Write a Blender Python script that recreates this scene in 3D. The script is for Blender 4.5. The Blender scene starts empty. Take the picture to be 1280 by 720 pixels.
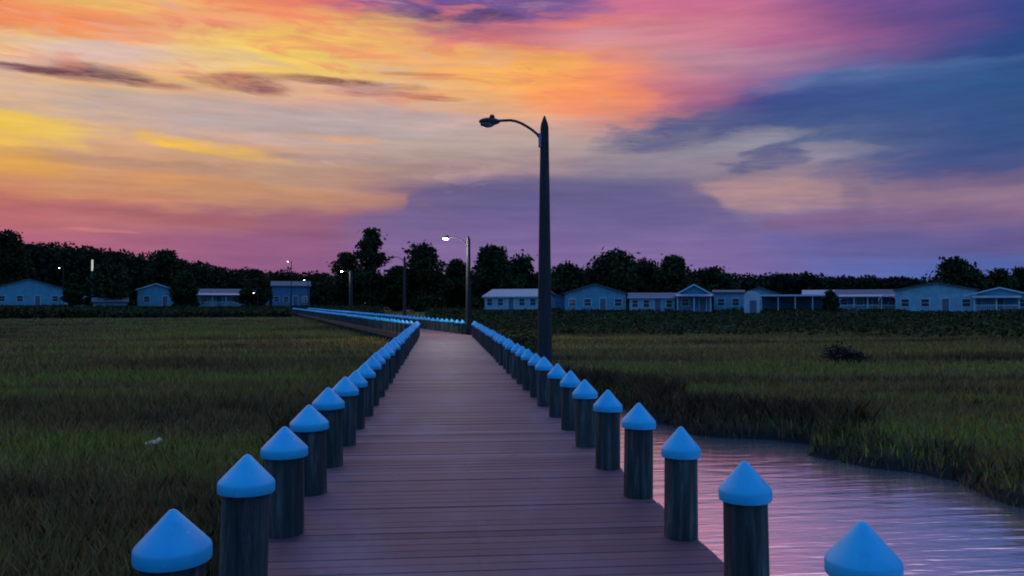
import bpy, math, random
import numpy as np
from mathutils import Vector, noise as mnoise

R = math.radians
random.seed(7)
rng = np.random.default_rng(11)
scene = bpy.context.scene
COL = scene.collection

# --------------------------------------------------------------------------
# place constants (metres).  water z = 0, marsh about 0.35, deck top 1.0
# the deck runs along +Y, camera stands over it at x = 0, y = 0
# --------------------------------------------------------------------------
DECK_Z = 1.0
CAM_Z = 2.65
YAW = R(5.14)                       # camera heading, to the right of +Y
XL, XR = -1.28, 1.80                # deck edges
PL, PR = -1.115, 1.69                # piling rows
BEND_Y = 40.0
BEND = R(13.0)                      # far run turns left by this much
FAR_LEN = 122.0


def lin(c):
    return tuple((v / 255 / 12.92) if v / 255 <= 0.04045 else ((v / 255 + 0.055) / 1.055) ** 2.4 for v in c)


def tag(o, label=None, cat=None, group=None, kind=None):
    if label: o['label'] = label
    if cat: o['category'] = cat
    if group: o['group'] = group
    if kind: o['kind'] = kind
    return o


def empty(name, loc=(0, 0, 0), rz=0.0):
    o = bpy.data.objects.new(name, None)
    o.empty_display_size = 0.3
    COL.objects.link(o)
    o.location = loc
    o.rotation_euler = (0, 0, rz)
    return o


class MB:
    """collects shapes, builds ONE mesh object"""
    def __init__(self):
        self.v, self.f = [], []

    def quad(self, a, b, c, d):
        n = len(self.v)
        self.v += [a, b, c, d]
        self.f.append((n, n + 1, n + 2, n + 3))

    def box(self, c, s, rz=0.0):
        n = len(self.v)
        cx, cy, cz = c
        hx, hy, hz = s[0] / 2, s[1] / 2, s[2] / 2
        co, si = math.cos(rz), math.sin(rz)
        for z in (-hz, hz):
            for x, y in ((-hx, -hy), (hx, -hy), (hx, hy), (-hx, hy)):
                self.v.append((cx + x * co - y * si, cy + x * si + y * co, cz + z))
        for q in ((0, 3, 2, 1), (4, 5, 6, 7), (0, 1, 5, 4), (1, 2, 6, 5), (2, 3, 7, 6), (3, 0, 4, 7)):
            self.f.append(tuple(n + i for i in q))

    def prism(self, poly, h0, h1, axis='y'):
        """poly: list of (a, b) extruded along axis from h0 to h1"""
        n = len(self.v)
        k = len(poly)
        for h in (h0, h1):
            for a, b in poly:
                self.v.append((a, h, b) if axis == 'y' else ((h, a, b) if axis == 'x' else (a, b, h)))
        for i in range(k):
            j = (i + 1) % k
            self.f.append((n + i, n + j, n + k + j, n + k + i))
        self.f.append(tuple(n + i for i in range(k))[::-1])
        self.f.append(tuple(n + k + i for i in range(k)))

    def lathe(self, prof, segs=20, c=(0, 0, 0), wob=0.0):
        n = len(self.v)
        ph = [1 + wob * math.sin(3 * a * math.tau / segs + 1.3) + wob * 0.6 * math.sin(5 * a * math.tau / segs) for a in range(segs)]
        for r, z in prof:
            for a in range(segs):
                t = a * math.tau / segs
                self.v.append((c[0] + r * ph[a] * math.cos(t), c[1] + r * ph[a] * math.sin(t), c[2] + z))
        for i in range(len(prof) - 1):
            for a in range(segs):
                b = (a + 1) % segs
                self.f.append((n + i * segs + a, n + i * segs + b, n + (i + 1) * segs + b, n + (i + 1) * segs + a))
        self.f.append(tuple(n + a for a in range(segs))[::-1])
        m = n + (len(prof) - 1) * segs
        self.f.append(tuple(m + a for a in range(segs)))

    def tube(self, path, radii, segs=10):
        n = len(self.v)
        path = [Vector(p) for p in path]
        for i, p in enumerate(path):
            t = (path[min(i + 1, len(path) - 1)] - path[max(i - 1, 0)]).normalized()
            u = t.cross(Vector((0, 0, 1)))
            if u.length < 1e-3: u = t.cross(Vector((0, 1, 0)))
            u.normalize()
            w = t.cross(u)
            r = radii[i] if hasattr(radii, '__len__') else radii
            for a in range(segs):
                th = a * math.tau / segs
                self.v.append(tuple(p + u * (r * math.cos(th)) + w * (r * math.sin(th))))
        for i in range(len(path) - 1):
            for a in range(segs):
                b = (a + 1) % segs
                self.f.append((n + i * segs + a, n + i * segs + b, n + (i + 1) * segs + b, n + (i + 1) * segs + a))
        self.f.append(tuple(n + a for a in range(segs)))
        m = n + (len(path) - 1) * segs
        self.f.append(tuple(m + a for a in range(segs))[::-1])

    def ellipsoid(self, c, r, su=14, sv=9):
        n = len(self.v)
        for j in range(sv + 1):
            ph = math.pi * j / sv
            rr = max(math.sin(ph), 0.02)
            for i in range(su):
                th = math.tau * i / su
                self.v.append((c[0] + r[0] * rr * math.cos(th), c[1] + r[1] * rr * math.sin(th), c[2] + r[2] * math.cos(ph)))
        for j in range(sv):
            for i in range(su):
                k = (i + 1) % su
                self.f.append((n + j * su + i, n + (j + 1) * su + i, n + (j + 1) * su + k, n + j * su + k))

    def mesh(self, name, mat, smooth=False):
        me = bpy.data.meshes.new(name)
        me.from_pydata(self.v, [], self.f)
        me.materials.append(mat)
        me.update()
        if smooth:
            me.shade_smooth()
            me.set_sharp_from_angle(angle=R(38))
        return me

    def build(self, name, mat, parent=None, smooth=False):
        return link(name, self.mesh(name, mat, smooth), parent)


def link(name, me, parent=None):
    o = bpy.data.objects.new(name, me)
    COL.objects.link(o)
    if parent: o.parent = parent
    return o


def tri_mesh(name, co, mat, tri=True):
    """co: (n, k, 3) array of loose k-gons"""
    n, k, _ = co.shape
    me = bpy.data.meshes.new(name)
    me.vertices.add(n * k)
    me.vertices.foreach_set('co', co.astype(np.float32).ravel())
    me.loops.add(n * k)
    me.loops.foreach_set('vertex_index', np.arange(n * k, dtype=np.int32))
    me.polygons.add(n)
    me.polygons.foreach_set('loop_start', np.arange(0, n * k, k, dtype=np.int32))
    me.polygons.foreach_set('loop_total', np.full(n, k, dtype=np.int32))
    me.materials.append(mat)
    me.update(calc_edges=True)
    return me


# --------------------------------------------------------------------------
# materials
# --------------------------------------------------------------------------
class NT:
    def __init__(self, tree):
        self.t = tree
        tree.nodes.clear()

    def n(self, typ, **kw):
        nd = self.t.nodes.new(typ)
        for k, v in kw.items(): setattr(nd, k, v)
        return nd

    def l(self, a, b): self.t.links.new(a, b)

    def put(self, sock, v):
        if isinstance(v, bpy.types.NodeSocket): self.l(v, sock)
        elif isinstance(v, (tuple, list)) and len(v) == 3 and sock.type == 'RGBA': sock.default_value = (*v, 1)
        else: sock.default_value = v

    def math(self, op, a, b=None, c=None, clamp=False):
        nd = self.n('ShaderNodeMath', operation=op, use_clamp=clamp)
        for i, v in enumerate((a, b, c)):
            if v is not None: self.put(nd.inputs[i], v)
        return nd.outputs[0]

    def sstep(self, x, a, b):
        nd = self.n('ShaderNodeMapRange', interpolation_type='SMOOTHSTEP')
        self.put(nd.inputs[0], x)
        self.put(nd.inputs[1], a)
        self.put(nd.inputs[2], b)
        return nd.outputs[0]

    def mix(self, f, a, b, blend='MIX'):
        nd = self.n('ShaderNodeMix', data_type='RGBA', blend_type=blend)
        self.put(nd.inputs[0], f)
        self.put(nd.inputs[6], a)
        self.put(nd.inputs[7], b)
        return nd.outputs[2]

    def vec(self, x, y, z=0.0):
        nd = self.n('ShaderNodeCombineXYZ')
        for i, v in enumerate((x, y, z)): self.put(nd.inputs[i], v)
        return nd.outputs[0]

    def noise(self, vec, scale=1.0, detail=4.0, rough=0.55, dist=0.0):
        nd = self.n('ShaderNodeTexNoise')
        if vec is not None: self.l(vec, nd.inputs['Vector'])
        nd.inputs['Scale'].default_value = scale
        nd.inputs['Detail'].default_value = detail
        nd.inputs['Roughness'].default_value = rough
        nd.inputs['Distortion'].default_value = dist
        return nd.outputs['Fac']

    def ramp(self, fac, stops, interp='LINEAR'):
        nd = self.n('ShaderNodeValToRGB')
        cr = nd.color_ramp
        cr.interpolation = interp
        while len(cr.elements) > 1: cr.elements.remove(cr.elements[-1])
        cr.elements[0].position = stops[0][0]
        cr.elements[0].color = (*stops[0][1], 1)
        for p, c in stops[1:]:
            e = cr.elements.new(p)
            e.color = (*c, 1)
        self.put(nd.inputs[0], fac)
        return nd.outputs[0]

    def mapping(self, vec, scale=(1, 1, 1), loc=(0, 0, 0), rot=(0, 0, 0)):
        nd = self.n('ShaderNodeMapping')
        self.l(vec, nd.inputs[0])
        nd.inputs['Scale'].default_value = scale
        nd.inputs['Location'].default_value = loc
        nd.inputs['Rotation'].default_value = rot
        return nd.outputs[0]


def material(name, fn):
    m = bpy.data.materials.new(name)
    m.use_nodes = True
    nt = NT(m.node_tree)
    out = nt.n('ShaderNodeOutputMaterial')
    p = nt.n('ShaderNodeBsdfPrincipled')
    nt.l(p.outputs[0], out.inputs[0])
    fn(nt, p)
    return m


def bump(nt, p, h, strength=0.4, dist=0.01):
    b = nt.n('ShaderNodeBump')
    b.inputs['Strength'].default_value = strength
    b.inputs['Distance'].default_value = dist
    nt.put(b.inputs['Height'], h)
    nt.l(b.outputs[0], p.inputs['Normal'])


def simple(name, col, rough=0.6, var=0.15, scale=3.0, metallic=0.0, spec=0.4):
    def fn(nt, p):
        tc = nt.n('ShaderNodeTexCoord').outputs['Object']
        nz = nt.noise(tc, scale, 5)
        c = nt.ramp(nz, [(0.25, tuple(v * (1 - var) for v in col)), (0.75, tuple(min(1, v * (1 + var)) for v in col))])
        nt.put(p.inputs['Base Color'], c)
        p.inputs['Roughness'].default_value = rough
        p.inputs['Metallic'].default_value = metallic
        p.inputs['Specular IOR Level'].default_value = spec
    return material(name, fn)


def mat_deck(nt, p):
    geo = nt.n('ShaderNodeNewGeometry')
    pos = geo.outputs['Position']
    rnd = geo.outputs['Random Per Island']
    base = nt.ramp(rnd, [(0.0, (0.085, 0.036, 0.041)), (0.12, (0.130, 0.056, 0.061)), (0.4, (0.185, 0.078, 0.083)), (0.7, (0.152, 0.064, 0.072)), (0.9, (0.205, 0.092, 0.098)), (1.0, (0.270, 0.138, 0.138))])
    off = nt.vec(nt.math('MULTIPLY', rnd, 50.0), 0.0, 0.0)
    add = nt.n('ShaderNodeVectorMath', operation='ADD')
    nt.l(pos, add.inputs[0]); nt.l(off, add.inputs[1])
    grain = nt.noise(nt.mapping(add.outputs[0], (2.2, 60, 8)), 1.0, 6, 0.65)
    g = nt.ramp(grain, [(0.3, (0.62, 0.62, 0.62)), (0.7, (1.15, 1.15, 1.15))])
    c = nt.mix(1.0, base, g, 'MULTIPLY')
    wear = nt.noise(nt.mapping(pos, (0.9, 0.35, 1)), 1.0, 5, 0.6)
    c = nt.mix(nt.sstep(wear, 0.45, 0.75), c, (0.185, 0.11, 0.13))
    st = nt.noise(pos, 1.7, 6, 0.7)
    c = nt.mix(nt.math('MULTIPLY', nt.sstep(st, 0.58, 0.72), 0.5), c, (0.075, 0.036, 0.032))
    nt.put(p.inputs['Base Color'], c)
    nt.put(p.inputs['Roughness'], nt.math('MULTIPLY_ADD', grain, 0.25, 0.50))
    p.inputs['Specular IOR Level'].default_value = 0.3
    bump(nt, p, grain, 0.5, 0.004)


def mat_timber(cols, cap_line=False):
    def fn(nt, p):
        tc = nt.n('ShaderNodeTexCoord').outputs['Object']
        oi = nt.n('ShaderNodeObjectInfo').outputs['Random']
        add = nt.n('ShaderNodeVectorMath', operation='ADD')
        nt.l(tc, add.inputs[0])
        nt.l(nt.vec(nt.math('MULTIPLY', oi, 31.0), nt.math('MULTIPLY', oi, 17.0), 0.0), add.inputs[1])
        v = add.outputs[0]
        streak = nt.noise(nt.mapping(v, (17, 17, 1.3)), 1.0, 8, 0.7, 0.5)
        blotch = nt.noise(v, 3.0, 5, 0.6)
        c = nt.ramp(streak, [(0.28, cols[0]), (0.5, cols[1]), (0.72, cols[2])])
        c = nt.mix(nt.math('MULTIPLY', nt.sstep(blotch, 0.5, 0.7), 0.55), c, cols[3])
        c = nt.mix(nt.math('MULTIPLY', oi, 0.3), c, cols[0])
        nt.put(p.inputs['Base Color'], c)
        p.inputs['Roughness'].default_value = 0.8
        p.inputs['Specular IOR Level'].default_value = 0.25
        bump(nt, p, streak, 0.7, 0.012)
    return fn


def mat_cap(nt, p):
    tc = nt.n('ShaderNodeTexCoord').outputs['Object']
    oi = nt.n('ShaderNodeObjectInfo').outputs['Random']
    base = nt.mix(oi, (0.012, 0.40, 0.62), (0.026, 0.47, 0.67))
    d = nt.noise(nt.mapping(tc, (9, 9, 4)), 1.0, 6, 0.65)
    c = nt.mix(nt.math('MULTIPLY', nt.sstep(d, 0.46, 0.72), 0.5), base, (0.025, 0.24, 0.50))
    s = nt.noise(nt.mapping(tc, (60, 60, 25)), 1.0, 3, 0.6)
    c = nt.mix(nt.math('MULTIPLY', nt.sstep(s, 0.66, 0.72), 0.6), c, (0.45, 0.55, 0.62))
    nt.put(p.inputs['Base Color'], c)
    nt.put(p.inputs['Roughness'], nt.math('MULTIPLY_ADD', d, 0.25, 0.36))
    p.inputs['Specular IOR Level'].default_value = 0.4
    bump(nt, p, d, 0.12, 0.01)


def mat_ground(nt, p):
    pos = nt.n('ShaderNodeNewGeometry').outputs['Position']
    sep = nt.n('ShaderNodeSeparateXYZ'); nt.l(pos, sep.inputs[0])
    big = nt.noise(nt.mapping(pos, (0.05, 0.16, 0)), 1.0, 5, 0.6)
    fine = nt.noise(pos, 3.5, 6, 0.7)
    c = nt.ramp(big, [(0.3, (0.075, 0.050, 0.024)), (0.5, (0.125, 0.092, 0.032)), (0.7, (0.155, 0.125, 0.034))])
    c = nt.mix(nt.sstep(fine, 0.35, 0.75), c, (0.035, 0.028, 0.016))
    mud = nt.sstep(nt.math('MULTIPLY_ADD', fine, 0.25, sep.outputs[2]), 0.42, 0.22)
    c = nt.mix(mud, c, (0.022, 0.018, 0.015))
    nt.put(p.inputs['Base Color'], c)
    p.inputs['Roughness'].default_value = 0.9
    p.inputs['Specular IOR Level'].default_value = 0.15
    bump(nt, p, fine, 0.8, 0.08)


def mat_grass(cols, sx=0.045, sy=0.22):
    def fn(nt, p):
        geo = nt.n('ShaderNodeNewGeometry')
        pos = geo.outputs['Position']
        rnd = geo.outputs['Random Per Island']
        big = nt.noise(nt.mapping(pos, (sx, sy, 0), (3.1, 1.7, 0)), 1.0, 4, 0.6)
        mid = nt.noise(nt.mapping(pos, (0.35, 0.5, 0)), 1.0, 3, 0.6)
        f = nt.math('ADD', nt.math('MULTIPLY', big, 0.75), nt.math('MULTIPLY', mid, 0.25))
        c = nt.ramp(f, [(0.39, cols[0]), (0.46, cols[1]), (0.53, cols[2]), (0.59, cols[3])])
        v = nt.ramp(rnd, [(0.0, (0.70, 0.70, 0.70)), (1.0, (1.30, 1.27, 1.2))])
        c = nt.mix(1.0, c, v, 'MULTIPLY')
        nt.put(p.inputs['Base Color'], c)
        p.inputs['Roughness'].default_value = 0.85
        p.inputs['Specular IOR Level'].default_value = 0.1
    return fn


def mat_water(nt, p):
    pos = nt.n('ShaderNodeNewGeometry').outputs['Position']
    a = nt.noise(nt.mapping(pos, (0.8, 4.2, 1), rot=(0, 0, R(-8))), 1.0, 3, 0.55, 0.3)
    b = nt.noise(nt.mapping(pos, (2.8, 13, 1), rot=(0, 0, R(6))), 1.0, 3, 0.5, 0.2)
    h = nt.math('ADD', a, nt.math('MULTIPLY', b, 0.14))
    p.inputs['Base Color'].default_value = (0.93, 0.92, 0.94, 1)
    p.inputs['Metallic'].default_value = 0.95
    p.inputs['Roughness'].default_value = 0.17
    p.inputs['IOR'].default_value = 1.33
    p.inputs['Specular IOR Level'].default_value = 1.0
    bump(nt, p, h, 0.27, 0.075)


def mat_siding(col):
    def fn(nt, p):
        tc = nt.n('ShaderNodeTexCoord').outputs['Object']
        sep = nt.n('ShaderNodeSeparateXYZ'); nt.l(tc, sep.inputs[0])
        st = nt.math('FRACT', nt.math('MULTIPLY', sep.outputs[2], 5.0))
        nz = nt.noise(tc, 0.9, 5, 0.65)
        c = nt.ramp(nz, [(0.3, tuple(v * 0.72 for v in col)), (0.7, tuple(v * 1.2 for v in col))])
        nt.put(p.inputs['Base Color'], c)
        p.inputs['Roughness'].default_value = 0.6
        bump(nt, p, st, 0.5, 0.02)
    return fn


def mat_emit(name, col, strength):
    m = bpy.data.materials.new(name)
    m.use_nodes = True
    nt = NT(m.node_tree)
    out = nt.n('ShaderNodeOutputMaterial')
    e = nt.n('ShaderNodeEmission')
    e.inputs[0].default_value = (*col, 1)
    e.inputs[1].default_value = strength
    nt.l(e.outputs[0], out.inputs[0])
    return m


M = {
    'deck': material('weathered_deck_wood', mat_deck),
    'beam': material('dark_beam_wood', mat_timber([(0.035, 0.03, 0.028), (0.07, 0.055, 0.05), (0.11, 0.09, 0.08), (0.05, 0.045, 0.04)])),
    'piling': material('weathered_piling_wood', mat_timber([(0.010, 0.013, 0.012), (0.045, 0.050, 0.046), (0.16, 0.165, 0.145), (0.030, 0.055, 0.042)])),
    'pole': material('utility_pole_wood', mat_timber([(0.012, 0.012, 0.013), (0.030, 0.030, 0.031), (0.065, 0.065, 0.066), (0.025, 0.028, 0.029)])),
    'cap': material('blue_plastic_cap', mat_cap),
    'ground': material('marsh_soil', mat_ground),
    'grass': material('marsh_grass_blades', mat_grass([(0.095, 0.054, 0.028), (0.215, 0.130, 0.048), (0.275, 0.190, 0.052), (0.265, 0.245, 0.044)])),
    'reed': material('dark_marsh_shrub_leaves', mat_grass([(0.040, 0.032, 0.013), (0.044, 0.042, 0.014), (0.046, 0.054, 0.016), (0.050, 0.064, 0.018)])),
    'bank': material('bank_reed_blades', mat_grass([(0.075, 0.040, 0.024), (0.095, 0.054, 0.028), (0.115, 0.068, 0.030), (0.12, 0.085, 0.030)])),
    'dead': material('dead_brush_twigs', mat_grass([(0.03, 0.02, 0.018), (0.04, 0.028, 0.022), (0.05, 0.035, 0.028), (0.06, 0.04, 0.03)])),
    'leaf': material('tree_leaves', mat_grass([(0.018, 0.024, 0.010), (0.024, 0.034, 0.012), (0.030, 0.044, 0.014), (0.038, 0.052, 0.016)], 0.3, 0.3)),
    'forest': material('forest_leaves', mat_grass([(0.012, 0.017, 0.010), (0.016, 0.024, 0.011), (0.020, 0.030, 0.012), (0.026, 0.036, 0.014)], 0.1, 0.1)),
    'bark': simple('tree_bark', (0.05, 0.042, 0.035), 0.9, 0.4, 4),
    'water': material('creek_water', mat_water),
    'metal': simple('dark_lamp_metal', (0.03, 0.03, 0.032), 0.5, 0.2, 8, 0.4),
    'galv': simple('galvanised_metal', (0.22, 0.23, 0.24), 0.45, 0.2, 8, 0.6),
    'lens_off': simple('unlit_lamp_lens', (0.10, 0.10, 0.10), 0.25, 0.1, 8),
    'lens_on': mat_emit('lit_lamp_lens', (1.0, 0.92, 0.95), 28.0),
    'lens_warm': mat_emit('lit_warm_lamp_lens', (1.0, 0.85, 0.62), 14.0),
    'trim': simple('white_trim_paint', (0.45, 0.60, 0.64), 0.5, 0.1, 2),
    'glass': simple('dark_window_glass', (0.02, 0.022, 0.026), 0.12, 0.1, 2, 0.0, 0.6),
    'roof': simple('grey_shingles', (0.10, 0.11, 0.13), 0.85, 0.3, 3),
    'roof_pale': simple('pale_metal_roof', (0.20, 0.27, 0.31), 0.5, 0.2, 2),
    'door': simple('painted_door', (0.12, 0.13, 0.16), 0.5, 0.1, 2),
    'skirt': simple('house_skirting', (0.10, 0.105, 0.11), 0.7, 0.2, 2),
    'mudstone': simple('pale_shell_litter', (0.62, 0.36, 0.25), 0.6, 0.3, 9),
}
SIDING = {k: material('siding_' + k, mat_siding(c)) for k, c in {
    'blue': (0.11, 0.33, 0.42), 'grey': (0.13, 0.26, 0.28), 'pale': (0.24, 0.44, 0.50), 'slate': (0.07, 0.20, 0.31), 'white': (0.5, 0.52, 0.55)}.items()}

# --------------------------------------------------------------------------
# world: Nishita twilight sky under a cloud deck laid out by azimuth/elevation
# --------------------------------------------------------------------------
SUN_AZ, SUN_EL = R(-24), R(2.0)

PX = [0, 107, 213, 320, 427, 533, 640, 747, 853, 960, 1067, 1173, 1280]
PY = [-60, 0, 20, 45, 70, 95, 120, 150, 180, 210, 245, 280, 310, 350]
TAB = [
 [(225,150,120),(230,165,120),(225,140,120),(210,120,125),(175,105,140),(130,90,150),(150,100,155),(185,115,160),(200,125,165),(175,115,165),(135,100,165),(100,95,165),(70,90,160)],
 [(240,170,110),(245,200,105),(245,185,115),(245,140,95),(225,110,115),(115,85,150),(125,85,150),(190,110,150),(215,115,145),(180,105,150),(125,80,145),(90,75,145),(48,72,140)],
 [(242,130,90),(242,150,95),(240,150,125),(243,175,120),(240,150,110),(110,85,140),(150,95,135),(225,130,135),(205,120,140),(185,105,145),(125,85,140),(95,78,140),(42,70,135)],
 [(245,205,130),(245,195,120),(240,185,140),(245,205,105),(245,180,110),(210,125,130),(205,115,120),(205,150,160),(220,140,150),(190,110,150),(150,88,140),(85,75,140),(40,72,135)],
 [(225,190,175),(210,185,190),(230,195,180),(243,210,110),(240,200,115),(235,170,130),(250,170,105),(240,145,115),(195,145,155),(175,130,160),(125,95,150),(60,80,140),(40,78,135)],
 [(230,185,140),(225,180,130),(240,180,100),(240,190,110),(240,190,130),(243,185,120),(250,190,95),(252,150,110),(205,130,145),(140,110,160),(75,110,165),(50,90,145),(38,85,135)],
 [(240,185,130),(215,185,150),(205,175,150),(215,170,150),(215,165,145),(235,180,130),(250,180,110),(252,150,100),(190,105,135),(65,75,140),(60,85,145),(55,85,145),(38,82,130)],
 [(240,205,75),(220,175,150),(195,165,160),(185,170,165),(180,165,170),(185,165,165),(215,170,150),(220,160,145),(80,85,140),(80,95,145),(70,90,145),(60,85,145),(45,80,135)],
 [(235,185,90),(210,165,145),(225,170,120),(215,165,140),(190,165,155),(185,165,155),(185,165,160),(170,150,150),(140,135,150),(130,130,150),(110,120,150),(70,85,140),(48,75,130)],
 [(215,155,90),(200,150,115),(205,155,120),(190,155,130),(185,150,135),(175,145,140),(165,135,145),(140,130,150),(145,135,155),(150,130,145),(140,125,150),(95,90,140),(95,90,135)],
 [(190,110,105),(200,135,105),(205,140,105),(190,140,115),(185,135,120),(120,95,135),(105,95,140),(98,97,140),(95,95,140),(175,140,145),(150,125,145),(145,115,140),(150,120,145)],
 [(178,96,122),(166,92,120),(155,92,122),(150,92,122),(145,90,125),(125,95,145),(115,95,150),(115,105,155),(110,105,155),(115,105,155),(120,95,145),(110,90,145),(120,90,140)],
 [(176,102,132),(165,95,130),(152,92,132),(142,88,134),(140,90,130),(135,95,145),(130,100,150),(135,110,160),(125,105,165),(105,100,165),(95,95,155),(90,95,155),(90,90,145)],
 [(165,98,138),(155,92,135),(148,92,136),(138,88,136),(130,85,135),(130,95,145),(135,105,155),(130,110,165),(120,105,165),(110,110,175),(95,110,180),(85,110,185),(80,105,175)],
]
TABL = np.array([[lin(c) for c in row] for row in TAB])


def tab_at(x, y):
    x = min(max(x, PX[0]), PX[-1]); y = min(max(y, PY[0]), PY[-1])
    i = max(k for k in range(len(PX) - 1) if PX[k] <= x) if x > PX[0] else 0
    j = max(k for k in range(len(PY) - 1) if PY[k] <= y) if y > PY[0] else 0
    fx = (x - PX[i]) / (PX[i + 1] - PX[i]); fy = (y - PY[j]) / (PY[j + 1] - PY[j])
    return (TABL[j, i] * (1 - fx) + TABL[j, i + 1] * fx) * (1 - fy) + (TABL[j + 1, i] * (1 - fx) + TABL[j + 1, i + 1] * fx) * fy


def sky_uv(px, py):
    """direction of a point of the sky: azimuth from heading (rad), tangent of elevation"""
    sx = (px - 640) / 1000
    return math.atan(sx), (379 - py) / 1000 / math.sqrt(1 + sx * sx)


AZ0, AZ1 = -0.75, 0.75              # azimuth span of the colour rows
world = bpy.data.worlds.new('World')
scene.world = world
world.use_nodes = True
W = NT(world.node_tree)
wout = W.n('ShaderNodeOutputWorld')
dirv = W.n('ShaderNodeTexCoord').outputs['Generated']
sepd = W.n('ShaderNodeSeparateXYZ'); W.l(dirv, sepd.inputs[0])
dx, dy, dz = sepd.outputs
az = W.math('SUBTRACT', W.math('ARCTAN2', dx, dy), YAW)
hyp = W.math('SQRT', W.math('ADD', W.math('ADD', W.math('MULTIPLY', dx, dx), W.math('MULTIPLY', dy, dy)), 1e-5))
tv = W.math('DIVIDE', dz, hyp)
# wind-drawn warp so that cloud edges stay ragged
nA = W.noise(W.vec(W.math('MULTIPLY', az, 7.0), W.math('MULTIPLY', tv, 26.0), 1.3), 1.0, 6, 0.58)
nB = W.noise(W.vec(W.math('MULTIPLY', az, 9.0), W.math('MULTIPLY', tv, 40.0), 7.9), 1.0, 6, 0.6)
nC = W.noise(W.vec(W.math('MULTIPLY', az, 10.0), W.math('MULTIPLY', tv, 95.0), 4.4), 1.0, 5, 0.6)
u = W.math('MULTIPLY_ADD', W.math('SUBTRACT', nA, 0.5), 0.16, az)
v = W.math('MULTIPLY_ADD', W.math('SUBTRACT', nB, 0.5), 0.045, tv)
ru = W.math('DIVIDE', W.math('SUBTRACT', u, AZ0), AZ1 - AZ0)
COLS = 24
rowV = [(379 - y) / 1000 for y in (345, 310, 280, 262, 245, 228, 210, 195, 180, 165, 150, 135, 120, 107, 95, 82, 70, 58, 45, 32, 20, 8, -20, -70)]
cur = None
for k, V in enumerate(rowV):
    stops = []
    for i in range(COLS + 1):
        a = AZ0 + (AZ1 - AZ0) * i / COLS
        sx = math.tan(a)
        stops.append((i / COLS, tuple(tab_at(640 + 1000 * sx, 379 - 1000 * V * math.sqrt(1 + sx * sx)))))
    c = W.ramp(ru, stops, 'B_SPLINE')
    cur = c if cur is None else W.mix(W.sstep(v, rowV[k - 1], V), cur, c)


thr = W.sstep(W.noise(W.vec(W.math('MULTIPLY', az, 15.0), W.math('MULTIPLY', tv, 120.0), 2.2), 1.0, 6, 0.65, 0.6), 0.36, 0.62)


def blob(cur, px, py, hw, hh, col, op=0.85, tilt=0.0, edge=0.45, wu=0.05, wv=0.014):
    """a cloud streak: centre, half sizes (thousandths), colour, tilt in degrees (+ = falls to the right)"""
    a0, v0 = sky_uv(px, py)
    k = math.cos(a0) ** 2
    uu = W.math('MULTIPLY_ADD', W.math('SUBTRACT', nA, 0.5), wu * 2, W.math('SUBTRACT', az, a0))
    vv = W.math('MULTIPLY_ADD', W.math('SUBTRACT', nB, 0.5), wv * 2, W.math('SUBTRACT', tv, v0))
    t = R(tilt)
    x1 = W.math('SUBTRACT', W.math('MULTIPLY', uu, math.cos(t)), W.math('MULTIPLY', vv, math.sin(t)))
    y1 = W.math('ADD', W.math('MULTIPLY', uu, math.sin(t)), W.math('MULTIPLY', vv, math.cos(t)))
    x1 = W.math('DIVIDE', x1, hw / 1000 * k)
    y1 = W.math('DIVIDE', y1, hh / 1000)
    r2 = W.math('ADD', W.math('MULTIPLY', x1, x1), W.math('MULTIPLY', y1, y1))
    m = W.math('MULTIPLY', W.math('MULTIPLY', W.sstep(r2, 1.0 + edge * 2.2, max(0.0, 1.0 - edge * 1.05)), op), W.math('MULTIPLY_ADD', thr, 0.45, 0.58))
    return W.mix(m, cur, lin(col))


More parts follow.
